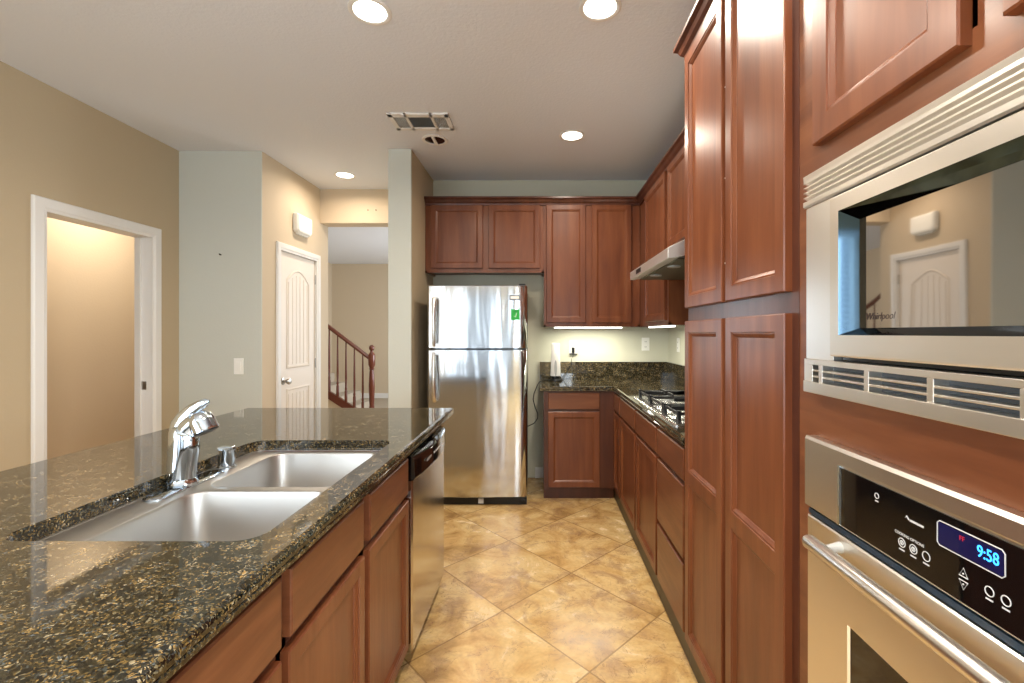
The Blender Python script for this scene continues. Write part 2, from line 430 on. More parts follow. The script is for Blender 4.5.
def added_curtain(x0, x1, label):  # unseen panels added to put grey bands into the refrigerator reflection
    n = 60; amp = .028
    f = [(x0 + (x1 - x0) * k / n, REAR + .10 + amp * math.sin(k * 1.05)) for k in range(n + 1)]
    o = MB().rings([[(x, y, z) for x, y in f + [(x, y + .003) for x, y in reversed(f)]] for z in (.02, 2.3)], True, True, True).build('added_curtain', 'added_curtain')
    tag(o, label, 'added_curtain', 'cloth panels added at the glass doors')
M['added_curtain'] = mat('grey curtain cloth', srgb(92, 96, 98), .9)
added_curtain(-1.52, -.98, 'unseen grey cloth panel added before the middle of the rear glass doors')
added_curtain(-.42, -.06, 'unseen grey cloth panel added at the right end of the rear glass doors')
b = thing('window_blind', (LW + .04, -1.5, 2.4), 'white horizontal blind added in the unseen window of the left wall', 'blind')  # unseen, added for stripes reflected in the microwave bevel
MB().box(LW + .01, LW + .06, -2.7, -.3, 2.35, 2.4).build('headrail', 'blind', b)
mb = MB(); z = .25
while z < 2.33:
    mb.rings([[(LW + .014, y, z + .006), (LW + .058, y, z - .006), (LW + .058, y, z - .003), (LW + .014, y, z + .009)] for y in (-2.69, -.31)])
    z += .058
mb.build('slats', 'blind', b)

# casing of the open doorway in the left wall
def casing(name, x, y0, y1, z1, w=.062, t=.018, jd=TH):
    """x wall face (looks +X), y0..y1 clear opening"""
    def prof(yi, s):                        # moulded profile across the casing, s = direction away from the opening
        return [(yi, 0), (yi, t * .55), (yi + s * .012, t * .7), (yi + s * .022, t), (yi + s * (w - .006), t), (yi + s * w, t * .6), (yi + s * w, 0)]
    mb = MB()
    pr = [(0, 0), (0, t * .55), (.012, t * .7), (.022, t), (w - .006, t), (w, t * .6), (w, 0)]
    rings = []
    for (yy, zz, sy, sz) in ((y0, 0, -1, 0), (y0, z1, -1, 1), (y1, z1, 1, 1), (y1, 0, 1, 0)):
        rings.append([(x + d, yy + sy * o, zz + sz * o) for o, d in pr])
    mb.rings(rings)
    mb.box(x - jd - .001, x + .001, y0 - .018, y0 + .0, 0, z1 + .018).box(x - jd - .001, x + .001, y1, y1 + .018, 0, z1 + .018).box(x - jd - .001, x + .001, y0, y1, z1, z1 + .018)
    return struct(name, mb, 'white_trim')
tr = casing('trim_1', LW, 2.660, 3.385, 2.025, .076)
MB().box(LW - .075, LW - .035, 3.383, 3.386, .93, .99).build('strike_plate', 'nickel', tr)
MB().box(LW - .080, LW - .068, 3.371, 3.385, 0, 2.02).build('door_stop', 'white_trim', tr)
casing('trim_2', CX, 3.905, 4.535, 2.03, .062)

# white arched panel door
DX = CX - .012
dr = struct('door_1', MB().box(DX - .035, DX, 3.908, 4.532, .012, 2.026), 'door_white')
def arch(y0, y1, z0, zs, rise, ins):
    y0 += ins; y1 -= ins; z0 += ins; zs -= ins * .9
    P = [(y0, z0), (y1, z0)]
    n = 12
    for k in range(n + 1):
        a = k / n; y = y1 + (y0 - y1) * a
        P.append((y, zs + rise * math.sin(math.pi * a)))
    return P
def door_panel(y0, y1, z0, zs, rise):
    mb = MB()
    L = []
    for ins, w in ((0, 0), (.006, .006), (.014, .007), (.022, .0), (.032, -.003)):
        L.append([(DX + w + .0005, y, z) for y, z in arch(y0, y1, z0, zs, rise, ins)])
    mb.rings(L, False, True)
    ya, yb = y0 + .04, y1 - .04; n = 5
    for k in range(n + 1):
        y = ya + (yb - ya) * k / n
        zt = zs - .05 + rise * math.sin(math.pi * (y - y0) / (y1 - y0))
        mb.tube([(DX + .0005, y, z0 + .035), (DX + .0005, y, zt)], .0035, 6)
    return mb.build('door_panel', 'door_white', dr)
door_panel(4.02, 4.42, 1.03, 1.80, .10)
door_panel(4.02, 4.42, .22, .86, 0)
mb = MB().lathe((DX, 3.97, .93), [(.030, 0), (.030, .006), (.012, .010), (.010, .030), (.022, .038), (.028, .052), (.022, .064), (.0, .068)], 'X', 20)
mb.build('door_knob', 'nickel', dr)
for z in (.25, 1.05, 1.85): MB().tube([(DX + .006, 4.533, z - .045), (DX + .006, 4.533, z + .045)], .006, 8).build('hinge', 'nickel', dr)

# ------------------------------------------------------------------ stair hall
st = thing('staircase', (-3.0, 7.9, .012), 'carpeted staircase rising to the left in the far hall, tan skirt below it', 'staircase')
sl = .66
mb = MB()
xb = -2.735
n = 6; run = .235; rise = run * sl
for k in range(n):
    mb.box(xb - run * (k + 1) + .0, xb - run * k, 7.42, 8.4, 0, rise * (k + 1) - .15)
mb.build('steps', 'carpet', st)
def zst(x): return .03 + (xb - x) * sl
mb = MB().prism([(xb + .05, 0), (xb + .05, zst(xb) + .0), (-4.24, zst(-4.24) + .0), (-4.24, zst(-4.24) - .11), (xb - .12, 0)], 'Y', 7.36, 7.415)
mb.build('stringer', 'stair_wood', st)
MB().prism([(xb - .13, 0), (-4.24, zst(-4.24) - .11), (-4.24, 0)], 'Y', 7.38, 7.41).build('skirt', 'tan_hall', st)
rl = thing('stair_railing', (-2.644, 7.38, .012), 'cherry wood stair railing with turned newel post and ball finial', 'railing')
NX = -2.644
mb = MB().lathe((NX, 7.385, 0), [(.050, 0), (.050, .12), (.034, .14), (.040, .17), (.034, .20), (.040, .30), (.046, .50), (.036, .72), (.030, .76), (.046, .775), (.030, .79), (.044, .82), (.052, .84),
                           (.054, .98), (.044, 1.01), (.030, 1.03), (.022, 1.045), (.022, 1.06), (.036, 1.075), (.043, 1.10), (.036, 1.13), (.018, 1.148), (0, 1.152)], 'Z', 20)
mb.build('newel_post', 'stair_wood', rl)
def zr(x): return .955 + (-2.69 - x) * .763
mb = MB().rings([[(x, 7.385 + a, zr(x) + b) for a, b in ((-.03, -.03), (.03, -.03), (.034, .005), (.02, .035), (-.02, .035), (-.034, .005))] for x in (-2.68, -4.24)])
mb.build('handrail', 'stair_wood', rl)
x = -2.785
while x > -4.2:
    zb = zst(x) + .001; zt = zr(x) - .025; h = zt - zb
    MB().lathe((x, 7.385, zb), [(.022, 0), (.022, .18), (.014, .20), (.020, .22), (.014, .25), (.017, .40), (.010, h)], 'Z', 10).build('baluster', 'stair_wood', rl)
    x -= .1315

# ------------------------------------------------------------------ cabinets
def carcass(root, x0, x1, y0, y1, z0, z1, name='body', m='wood'):
    return MB().box(x0, x1, y0, y1, z0, z1).build(name, m, root)
def base_cab(label, face, a0, a1, plane, depth, fronts, toe=True, group='base cabinets', hollow=False, toe_in=.06):
    """fronts: list of (kind, u0, u1, z0, z1)"""
    z1 = .876
    if face == 'B': x0, x1, y0, y1 = a0, a1, plane, plane + depth
    elif face == 'R': x0, x1, y0, y1 = plane, plane + depth, a0, a1
    else: x0, x1, y0, y1 = plane - depth, plane, a0, a1
    root = thing('base_cabinet', ((x0 + x1) / 2, (y0 + y1) / 2, 0), label, 'cabinet', group)
    if hollow:
        mb = MB(); t = .018
        mb.box(x0, x1, y0, y0 + t, .1, z1).box(x0, x1, y1 - t, y1, .1, z1).box(x0, x1, y0, y1, .1, .118).box(x0, x0 + t, y0, y1, .1, z1)
        mb.box(x1 - .02, x1, y0, y0 + .035, .1, z1).box(x1 - .02, x1, y1 - .035, y1, .1, z1).box(x1 - .02, x1, y0, y1, .1, .125).box(x1 - .02, x1, y0, y1, .85, z1)
        mb.box(x1 - .02, x1, y0, y1, .67, .72)
        ym = (fronts[0][2] + fronts[2][1]) / 2
        mb.box(x1 - .02, x1, ym - .03, ym + .03, .1, z1)
        mb.build('body', 'wood_dark', root)
    else:
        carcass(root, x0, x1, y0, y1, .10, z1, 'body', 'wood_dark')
    if face == 'B': MB().box(x0, x1, y0 + toe_in, y1, 0, .10).build('toe_kick', 'wood_dark', root)
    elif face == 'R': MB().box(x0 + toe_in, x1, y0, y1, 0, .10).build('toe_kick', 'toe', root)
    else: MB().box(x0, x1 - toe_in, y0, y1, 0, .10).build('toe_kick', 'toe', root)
    F = frame_of(face, plane)
    for kind, u0, u1, p, r in fronts:
        if kind == 'door': door_mesh(F, u0, u1, p, r).build('door', 'wood', root)
        else: slab_mesh(F, u0, u1, p, r).build('drawer', 'wood_h', root)
    return root
# back run
base_cab('reddish brown base cabinet with one drawer over one door, right of the refrigerator', 'B', .03, .598, 3.75, .595,
         [('drawer', .065, .474, .732, .862), ('door', .065, .474, .112, .712)])
# right run (front frame at x = .605)
RP = .605; RD = RW - RP - .004
def rb(label, a0, a1, fr): return base_cab(label, 'R', a0, a1, RP, RD, fr, toe_in=.0)
rb('narrow base cabinet in the inner corner of the right run, small drawer, slim door', 3.455, 4.345,
   [('drawer', 3.475, 3.735, .732, .862), ('door', 3.475, 3.735, .112, .712)])
rb('base cabinet under the cooktop with drawer and door, nearer the inner corner', 2.895, 3.453, [('drawer', 2.915, 3.44, .732, .862), ('door', 2.915, 3.44, .112, .712)])
rb('base cabinet under the cooktop with drawer and door, beside the bank of drawers', 2.365, 2.893, [('drawer', 2.38, 2.88, .732, .862), ('door', 2.38, 2.88, .112, .712)])
rb('base cabinet with a bank of three drawers beside the pantry', 1.905, 2.363, [('drawer', 1.925, 2.35, .732, .862), ('drawer', 1.925, 2.35, .408, .712), ('drawer', 1.925, 2.35, .112, .388)])
# island (front frame at x = -.535)
IP = -.535
def ib(label, a0, a1, fr, hollow=False): return base_cab(label, 'L', a0, a1, IP, .60, fr, group='island base cabinets', hollow=hollow, toe_in=.05)
ib('island sink cabinet with two flat false drawer fronts over two panel doors', .953, 1.852,
   [('drawer', .975, 1.378, .707, .848), ('door', .967, 1.384, .10, .682), ('drawer', 1.428, 1.842, .707, .848), ('door', 1.420, 1.846, .10, .682)], True)
ib('island base cabinet nearest the camera, partly seen at the lower left under the granite', .05, .951,
   [('drawer', .51, .940, .707, .848), ('door', .51, .940, .10, .682), ('drawer', .07, .495, .707, .848), ('door', .07, .495, .10, .682)])
# island walls
struct('wall_island', MB().box(-1.42, -1.30, -.2, 2.60, 0, .876).box(-1.30, IP, 2.475, 2.60, 0, .876), 'tan')

# pantry
PX = .600
def tall_root(name, label, y): return thing(name, (PX + .29, y, 0), label, 'cabinet')
pt = tall_root('pantry_cabinet', 'tall reddish brown pantry cabinet with four panel doors, two above two', 1.49)
carcass(pt, PX, RW - .002, 1.088, 1.900, .10, 2.46, m='wood_dark')  # frame in darker wood to carry the shadow beside the doors
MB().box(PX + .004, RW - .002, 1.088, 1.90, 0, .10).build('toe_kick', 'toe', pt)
F = frame_of('R', PX)
for (a, b) in ((1.118, 1.474), (1.504, 1.886)):
    door_mesh(F, a, b, 1.437, 2.440, fw=.044).build('upper_door', 'wood', pt)
    door_mesh(F, a, b, .112, 1.385, [(.156, .745), (.796, 1.341)], fw=.044).build('lower_door', 'wood', pt)
for z in (1.56, 1.83, 2.12): MB().lathe((PX - .010, 1.489, z), [(.003, 0), (.003, .006)], 'Y', 8).build('door_bumper', 'plate', pt)
# crown: profile (out, up)
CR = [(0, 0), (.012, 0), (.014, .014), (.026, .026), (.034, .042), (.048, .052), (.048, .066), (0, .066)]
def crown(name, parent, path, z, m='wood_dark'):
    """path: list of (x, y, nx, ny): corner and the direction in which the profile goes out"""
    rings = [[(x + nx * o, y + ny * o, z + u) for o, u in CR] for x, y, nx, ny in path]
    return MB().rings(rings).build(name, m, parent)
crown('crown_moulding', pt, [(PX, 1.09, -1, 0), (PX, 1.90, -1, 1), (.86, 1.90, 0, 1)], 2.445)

# oven tower
tw = tall_root('oven_cabinet', 'tall reddish brown cabinet that houses the microwave and the wall oven', .61)
ty0, ty1 = .14, 1.086
mb = MB()
t = .018
mb.box(PX + .02, RW - .002, ty0, ty0 + t, .1, 2.46).box(PX + .02, RW - .002, ty1 - t, ty1, .1, 2.46).box(PX + .02, RW - .002, ty0, ty1, 2.44, 2.46)
mb.box(PX + .02, RW - .002, ty0, ty1, .1, .12).box(PX + .02, RW - .002, ty0, ty1, 1.70, 1.718).box(PX + .02, RW - .002, ty0, ty1, 1.16, 1.178).box(PX + .02, RW - .002, ty0, ty1, .33, .348)
mb.box(RW - .014, RW - .002, ty0, ty1, .1, 2.46)
mb.build('body', 'inside', tw)
fr = MB()
fr.box(PX, PX + .02, .995, ty1, .10, 2.46).box(PX, PX + .02, ty0, .225, .10, 2.46)
for a, b in ((2.41, 2.46), (1.655, 1.76), (1.095, 1.235), (.30, .38), (.10, .13)): fr.box(PX, PX + .02, .225, .995, a, b)
fr.box(PX, PX + .02, .600, .644, 1.76, 2.41)
fr.build('face_frame', 'wood_h', tw)
for a, b in ((.652, 1.004), (.217, .592)): door_mesh(F, a, b, 1.737, 2.44, fw=.050).build('door', 'wood', tw)
slab_mesh(F, .217, 1.006, .115, .315).build('drawer', 'wood_h', tw)
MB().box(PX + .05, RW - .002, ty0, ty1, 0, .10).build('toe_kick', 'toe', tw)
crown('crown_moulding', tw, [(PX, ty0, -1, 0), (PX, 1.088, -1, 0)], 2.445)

# wall cabinets
def upper(label, face, a0, a1, plane, depth, z0, doors, z1=2.455):
    if face == 'B': x0, x1, y0, y1 = a0, a1, plane, plane + depth
    else: x0, x1, y0, y1 = plane, plane + depth, a0, a1
    root = thing('wall_cabinet', ((x0 + x1) / 2, (y0 + y1) / 2, z0), label, 'cabinet', 'wall cabinets')
    mb = MB().box(x0, x1, y0, y1, z0 + .018, z1)
    if face == 'B': mb.box(x0, x1, y0, y0 + .02, z0, z0 + .018).box(x0, x0 + .018, y0, y1, z0, z0 + .018).box(x1 - .018, x1, y0, y1, z0, z0 + .018)
    else: mb.box(x0, x0 + .02, y0, y1, z0, z0 + .018).box(x0, x1, y0, y0 + .018, z0, z0 + .018).box(x0, x1, y1 - .018, y1, z0, z0 + .018)
    mb.build('body', 'wood', root)
    F = frame_of(face, plane)
    for a, b, p, r in doors: door_mesh(F, a, b, p, r).build('door', 'wood', root)
    return root
UB = 4.04
c1 = upper('short wall cabinet with two doors above the refrigerator', 'B', -.985, .033, UB, BW - UB, 1.857, [(-.935, -.490, 1.893, 2.432), (-.440, .000, 1.893, 2.432)])
c2 = upper('tall two-door wall cabinet over the back counter with a light tube under it', 'B', .035, .858, UB, BW - UB, 1.392, [(.055, .390, 1.427, 2.435), (.445, .783, 1.427, 2.435)])
UR = .862
c3 = upper('tall one-door wall cabinet in the corner, farther than the range hood', 'R', 3.150, 4.345, UR, RW - UR, 1.392, [(3.185, 3.80, 1.425, 2.435)])
c4 = upper('short two-door wall cabinet directly above the range hood', 'R', 2.20, 3.148, UR, RW - UR, 1.86, [(2.70, 3.118, 1.90, 2.435), (2.235, 2.66, 1.90, 2.435)])
c5 = upper('slim wall cabinet tucked between range hood and pantry', 'R', 1.905, 2.198, UR, RW - UR, 1.392, [(1.93, 2.17, 1.425, 2.435)])
cr = crown('crown_moulding', None, [(-.985, UB, 0, -1), (UR, UB, -1, -1), (UR, 1.96, -1, 0)], 2.434)
tag(cr, 'dark wood crown moulding along the top of the back and right wall cabinets', 'moulding')

# under cabinet light tubes
def tube_light(label, x0, x1, y0, y1, z):
    r = thing('under_cabinet_light', ((x0 + x1) / 2, (y0 + y1) / 2, z), label, 'light', 'light tubes under the wall cabinets')
    MB().box(x0, x1, y0, y1, z + .010, z + .022).build('housing', 'plate', r)
    MB().box(x0 + .005, x1 - .005, y0 + .005, y1 - .005, z, z + .010).build('diffuser', 'tube_glow', r)
tube_light('lit white light tube under the back wall cabinet, above the wireless router', .12, .72, 4.085, 4.125, 1.380)
tube_light('lit white light tube under the corner wall cabinet, beside the range hood', .90, .94, 3.24, 3.92, 1.380)

# ------------------------------------------------------------------ counters
def edge_profile(t=.038, r=.012):
    return [(0.004, 0), (0, .004), (0, .012), (.0035, .015), (0, .018), (0, t - r), (r * .3, t - r * .3), (r, t)]
ZT = .915
def L_counter():
    # outline with rounded inner corner, walls at back and right
    pts = [(0.0, BW - .002), (0.0, 3.715), (.565, 3.715), (.580, 3.70), (.580, 1.905), (RW - .002, 1.905), (RW - .002, BW - .002)]
    nrm = [(1, 0), (1, 1), (.6, 1), (1, .4), (1, 0), (0, 0), (0, 0)]
    nrm[0] = (1, 0)
    rings = []
    for ins, z in edge_profile():
        rings.append([(x + n[0] * ins, y + n[1] * ins, ZT - .038 + z) for (x, y), n in zip(pts, nrm)])
    return MB().rings(rings)
ct = thing('countertop', (.6, 4.0, ZT - .038), 'dark speckled granite L-shaped countertop with matching backsplash at the back', 'countertop')
L_counter().build('top', 'granite', ct)
BS = 1.072
MB().box(0.0, RW - .002, BW - .022, BW - .002, ZT, BS).box(RW - .022, RW - .002, 1.905, BW - .022, ZT, BS).build('backsplash', 'granite', ct, .002)

def rrect(x0, x1, y0, y1, r, seg=6):
    P = []; OUT = []
    for cx, cy, a0, kx, ky in ((x1 - r, y0 + r, -90, x1, y0), (x1 - r, y1 - r, 0, x1, y1), (x0 + r, y1 - r, 90, x0, y1), (x0 + r, y0 + r, 180, x0, y0)):
        for k in range(seg + 1):
            a = R(a0 + 90 * k / seg); P.append((cx + r * math.cos(a), cy + r * math.sin(a)))
    return P
def outer_for(x0, x1, y0, y1, hole, hx0, hx1, hy0, hy1, r, seg=6):
    """for each hole point the matching point of the outer rectangle"""
    P = []
    h = seg // 2
    corners = [(x1, y0), (x1, y1), (x0, y1), (x0, y0)]
    for c in range(4):
        for k in range(seg + 1):
            hx, hy = hole[c * (seg + 1) + k]; cx, cy = corners[c]
            if k == h: P.append((cx, cy)); continue
            first = k < h
            horiz = (c in (0, 2)) == first      # the point goes to the bottom/top edge
            P.append((hx, cy) if horiz else (cx, hy))
    return P
IX0, IX1, IY0, IY1 = -1.66, -.49, -.28, 2.665
SX0, SX1, SY0, SY1 = -1.118, -.580, .958, 1.852
hole = rrect(SX0, SX1, SY0, SY1, .05)
rings = []
rings.append([(x, y, ZT - .038) for x, y in hole])
rings.append([(x, y, ZT - .003) for x, y in hole])
h2 = rrect(SX0 - .003, SX1 + .003, SY0 - .003, SY1 + .003, .053)
rings.append([(x, y, ZT) for x, y in h2])
for ins, z in reversed(edge_profile()):
    o = outer_for(IX0 + ins, IX1 - ins, IY0 + ins, IY1 - ins, h2, 0, 0, 0, 0, 0)
    rings.append([(x, y, ZT - .038 + z) for x, y in o])
rings.append([(x, y, ZT - .038) for x, y in hole])
it = MB().rings(rings, False, False).build('island_countertop', 'granite')
tag(it, 'long dark speckled granite island countertop with a cutout for the sink', 'countertop')

# ------------------------------------------------------------------ sink
sk = thing('kitchen_sink', (-.85, 1.405, .68), 'stainless double bowl sink set into the island granite', 'sink')
zf = ZT - .0395
basins = [(-1.020, -.600, .985, 1.378), (-1.020, -.600, 1.412, 1.815)]
def basin(b, ox0, ox1, oy0, oy1):
    r = .055
    def loop(i, rr, z): return [(x, y, z) for x, y in rrect(b[0] + i, b[1] - i, b[2] + i, b[3] - i, rr)]
    hl = rrect(b[0], b[1], b[2], b[3], r)
    L = [[(x, y, zf) for x, y in outer_for(ox0, ox1, oy0, oy1, hl, 0, 0, 0, 0, 0)], loop(0, r, zf), loop(.004, r, zf - .002), loop(.007, r, zf - .010),
         loop(.014, r, zf - .14), loop(.022, r, zf - .165), loop(.040, r * .9, zf - .180), loop(.075, .04, zf - .186)]
    return MB().rings(L, False, True, True)
for b, oy in zip(basins, ((.962, 1.395), (1.395, 1.848))):
    bb = basin(b, -1.112, -.586, *oy).build('basin', 'steel_sink', sk)
    cx, cy = (b[0] + b[1]) / 2, (b[2] + b[3]) / 2
    MB().lathe((cx, cy, zf - .186), [(.042, 0), (.042, .003), (.034, .003), (.030, -.004), (0, -.004)], 'Z', 24).build('drain', 'chrome', bb)
MB().rings([[(x, y, zf - .0005) for x, y in rrect(-1.118, -.580, .958, 1.852, .05)], [(x, y, zf + .0015) for x, y in rrect(-1.118, -.580, .958, 1.852, .05)],
            [(x, y, zf + .0015) for x, y in rrect(-1.111, -.587, .965, 1.845, .045)], [(x, y, zf - .0005) for x, y in rrect(-1.111, -.587, .965, 1.845, .045)]], False, False, True).build('rim', 'steel_sink', sk)

# faucet (built in the plane y = FY)
FY = 1.416
def fp(px, py, dy=0.0):
    k = FY / 470
    return ((px - 540) * k, FY + dy, H - (py - 333) * k)
fa = thing('kitchen_faucet', (-1.075, FY, zf), 'chrome single lever kitchen faucet with pull-out head on the sink deck', 'faucet')
pl = rrect(-1.104, -1.040, 1.285, 1.570, .030, 8)
MB().rings([[(x, y, zf) for x, y in pl], [(x, y, zf + .004) for x, y in pl], [(x, y, zf + .007) for x, y in rrect(-1.100, -1.044, 1.290, 1.565, .027, 8)]], True, True, True).build('deck_plate', 'chrome', fa)
MB().lathe((-1.075, FY, zf + .006), [(.038, 0), (.040, .008), (.036, .014), (.034, .02)], 'Z', 24).build('base_ring', 'chrome', fa)
bx = -1.075
rg = []
for py, xa, xb_, ry in ((487, 168.5, 193.5, .036), (480, 169, 194, .035), (465, 168.5, 195.5, .034), (450, 169, 198, .034), (438, 170.5, 198, .034), (431, 171, 196, .033), (427, 174, 192, .026), (425, 180, 187, .008)):
    a = Vector(fp(xa, py)); b = Vector(fp(xb_, py)); c = (a + b) / 2; rx = (b.x - a.x) / 2
    rg.append([(c.x + rx * math.cos(t * math.pi / 12), FY + ry * math.sin(t * math.pi / 12), c.z) for t in range(24)])
MB().rings(rg, True, True, True).build('body', 'chrome', fa)
MB().tube([fp(184, 434), fp(190, 427), fp(198, 420.5)], [.027, .030, .029], 20).build('neck', 'chrome', fa)
hd = Vector((.42, 0, -.91)).normalized()
c0 = Vector(fp(198.5, 414))
MB().lathe(c0, [(0, -.006), (.020, -.003), (.031, .008), (.035, .024), (.035, .046), (.036, .050), (.036, .056)], hd, 24).build('spray_head', 'chrome', fa)
MB().lathe(c0 + hd * .056, [(.034, 0), (.033, .004), (.024, .006), (.0, .006)], hd, 24).build('spray_face', 'black', fa)
lv = [fp(177, 432), fp(179, 425.5), fp(184.5, 418), fp(192.5, 410.5), fp(200, 405.5), fp(206.5, 402), fp(209.5, 401.5)]
MB().tube(lv, [.025, .027, .025, .021, .016, .011, .005], 16, flat=.42).build('lever', 'chrome', fa)
so = thing('deck_cap', (-1.075, 1.612, zf), 'small chrome cap on the sink deck behind the faucet', 'fixture')
MB().lathe((-1.075, 1.612, zf), [(.030, 0), (.030, .006), (.024, .010), (.026, .030), (.022, .056), (.024, .060), (.024, .066), (.0, .068)], 'Z', 20).build('cap_body', 'chrome', so)
MB().rings([[(-1.075 + a, 1.612 + b, z) for a, b in ((-.024, -.016), (.026, -.010), (.026, .010), (-.024, .016))] for z in (zf + .060, zf + .073)]).build('cap_button', 'chrome', so, .003)

# ------------------------------------------------------------------ dishwasher
DY0, DY1 = 1.858, 2.462
dw = thing('dishwasher', (-.8, 2.16, 0), 'stainless dishwasher with black control panel at the far end of the island', 'dishwasher')
MB().box(-1.10, -.537, DY0, DY1, .10, .868).build('tub', 'black', dw)
MB().rings([[(x, y, z) for y, z in ((DY0 + i, .075 + i), (DY1 - i, .075 + i), (DY1 - i, .752), (DY0 + i, .752))] for x, i in ((-.537, 0), (-.510, 0), (-.503, .006))]).build('door_panel', 'steel_dw', dw)
# bowed control panel
n = 14; rings = []
for k in range(n + 1):
    a = k / n; y = DY0 + (DY1 - DY0) * a; bow = .022 * (1 - (2 * a - 1) ** 2)
    xo = -.498 + bow
    rings.append([(-.537, y, .756), (xo - .002, y, .756), (xo + .004, y, .764), (xo + .002, y, .835), (xo - .008, y, .846), (-.520, y, .852), (-.537, y, .866)])
MB().rings(rings, True, True, True).build('control_panel', 'black_gloss', dw)
MB().box(-.60, -.565, DY0 + .005, DY1 - .005, .862, .8755).build('top_gasket', 'black', dw)
lg = MB()
for k, y in enumerate((2.10, 2.13, 2.16, 2.19, 2.22, 2.25)):
    bow = .022 * (1 - (2 * (y - DY0) / (DY1 - DY0) - 1) ** 2)
    lg.box(-.498 + bow + .0025, -.498 + bow + .0045, y, y + .018, .80, .808)
lg.build('buttons', 'print', dw)
MB().box(-.4775, -.4745, 1.98, 2.06, .798, .806).build('badge', 'nickel', dw)
MB().box(-1.10, -.58, DY0, DY1, 0, .098).build('kick_plate', 'black', dw)

# ------------------------------------------------------------------ refrigerator
FX0, FX1 = -.882, -.100
fr = thing('refrigerator', (-.46, 4.0, 0), 'stainless top-freezer refrigerator between partition wall and back cabinets', 'refrigerator')
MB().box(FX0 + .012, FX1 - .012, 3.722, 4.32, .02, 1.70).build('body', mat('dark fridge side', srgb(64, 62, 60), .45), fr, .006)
def fridge_door(name, z0, z1):
    # outline in plan: gently bowed front, rounded corners
    P = [(FX0 + .004, 3.715), (FX0, 3.690)]
    P += [(FX0 + .006, 3.660), (FX0 + .022, 3.643)]
    for k in range(1, 12):
        a = k / 12; P.append((FX0 + .022 + (FX1 - FX0 - .072) * a, 3.643 - .007 * math.sin(math.pi * a)))
    P += [(FX1 - .050, 3.643), (FX1 - .022, 3.650), (FX1 - .007, 3.666), (FX1, 3.690), (FX1 - .004, 3.715)]
    c = .006
    def ring(ins, z): return [(max(min(x, FX1 - ins), FX0 + ins), y + (ins if y < 3.70 else 0), z) for x, y in P]
    return MB().rings([ring(c, z0), ring(0, z0 + c), ring(0, z1 - c), ring(c, z1)], True, True, True).build(name, 'steel_fridge', fr)
fd = fridge_door('freezer_door', 1.219, 1.708); md = fridge_door('fresh_food_door', .062, 1.207)
def fridge_handle(z0, z1, top, parent):
    x = -.812
    if top: P = [(x, 3.645, z1 - .03), (x, 3.612, z1 - .035), (x, 3.592, z1 - .08), (x, 3.588, (z0 + z1) / 2), (x, 3.590, z0 + .06), (x, 3.600, z0 + .01)]
    else: P = [(x, 3.600, z1 - .01), (x, 3.590, z1 - .06), (x, 3.588, (z0 + z1) / 2), (x, 3.592, z0 + .08), (x, 3.612, z0 + .035), (x, 3.645, z0 + .03)]
    h = MB().tube(P, [.016, .020, .019, .016, .014, .012] if top else [.012, .014, .016, .019, .020, .016], 14).build('handle', 'steel', parent)
    MB().box(x - .012, x + .012, 3.600, 3.642, (z0 + .005) if top else (z1 - .03), (z0 + .03) if top else (z1 - .005)).build('handle_mount', 'steel', h)
fridge_handle(1.225, 1.635, True, fd); fridge_handle(.785, 1.200, False, md)
MB().box(FX0 + .01, FX1 - .004, 3.660, 3.722, .004, .058).build('kick_grille', 'black', fr)
MB().box(-.48, -.44, 3.656, 3.661, .012, .050).build('grille_tab', 'print', fr)
MB().lathe((-.135, 3.663, .030), [(.018, 0), (.018, -.008), (.012, -.010)], 'Y', 14).build('levelling_foot', 'black', fr)
MB().box(FX1 - .065, FX1 - .012, 3.665, 3.75, 1.708, 1.722).build('hinge_cover', 'black', fr, .003)
def fx(px, py, y=3.636): return ((px - 540) * y / 470, H - (py - 333) * y / 470)
x0, z1 = fx(509.5, 295); x1, z0 = fx(520, 300)
b = MB().box(x0, x1, 3.634, 3.641, z0, z1).build('badge', mat('grey badge frame', srgb(112, 118, 124), .4), fd)
MB().box(x0 + .008, x1 - .008, 3.6325, 3.634, z0 + .009, z1 - .009).build('badge_plate', 'plate', b)
x0, z1 = fx(511, 308); x1, z0 = fx(519.5, 320)
mb = MB().prism([(x0, z0), (x1, z0), (x1, z1), (x1 - .012, z1 - .010), ((x0 + x1) / 2, z1 - .012), (x0 + .012, z1 - .010), (x0, z1)], 'Y', 3.6335, 3.641)
g = mb.build('energy_sticker', 'green', fd); g['label'] = 'green sticker'
MB().tube([((x0 + x1) / 2 - .010, 3.633, z0 + .030), ((x0 + x1) / 2 + .003, 3.633, z0 + .022), ((x0 + x1) / 2 + .010, 3.633, z0 + .055)], .0022, 6).build('sticker_mark', 'plate', g)
MB().box((x0 + x1) / 2 - .012, (x0 + x1) / 2 + .012, 3.6328, 3.6336, z1 - .030, z1 - .022).build('sticker_mark', mat('dark green print', srgb(16, 100, 40), .5), g)

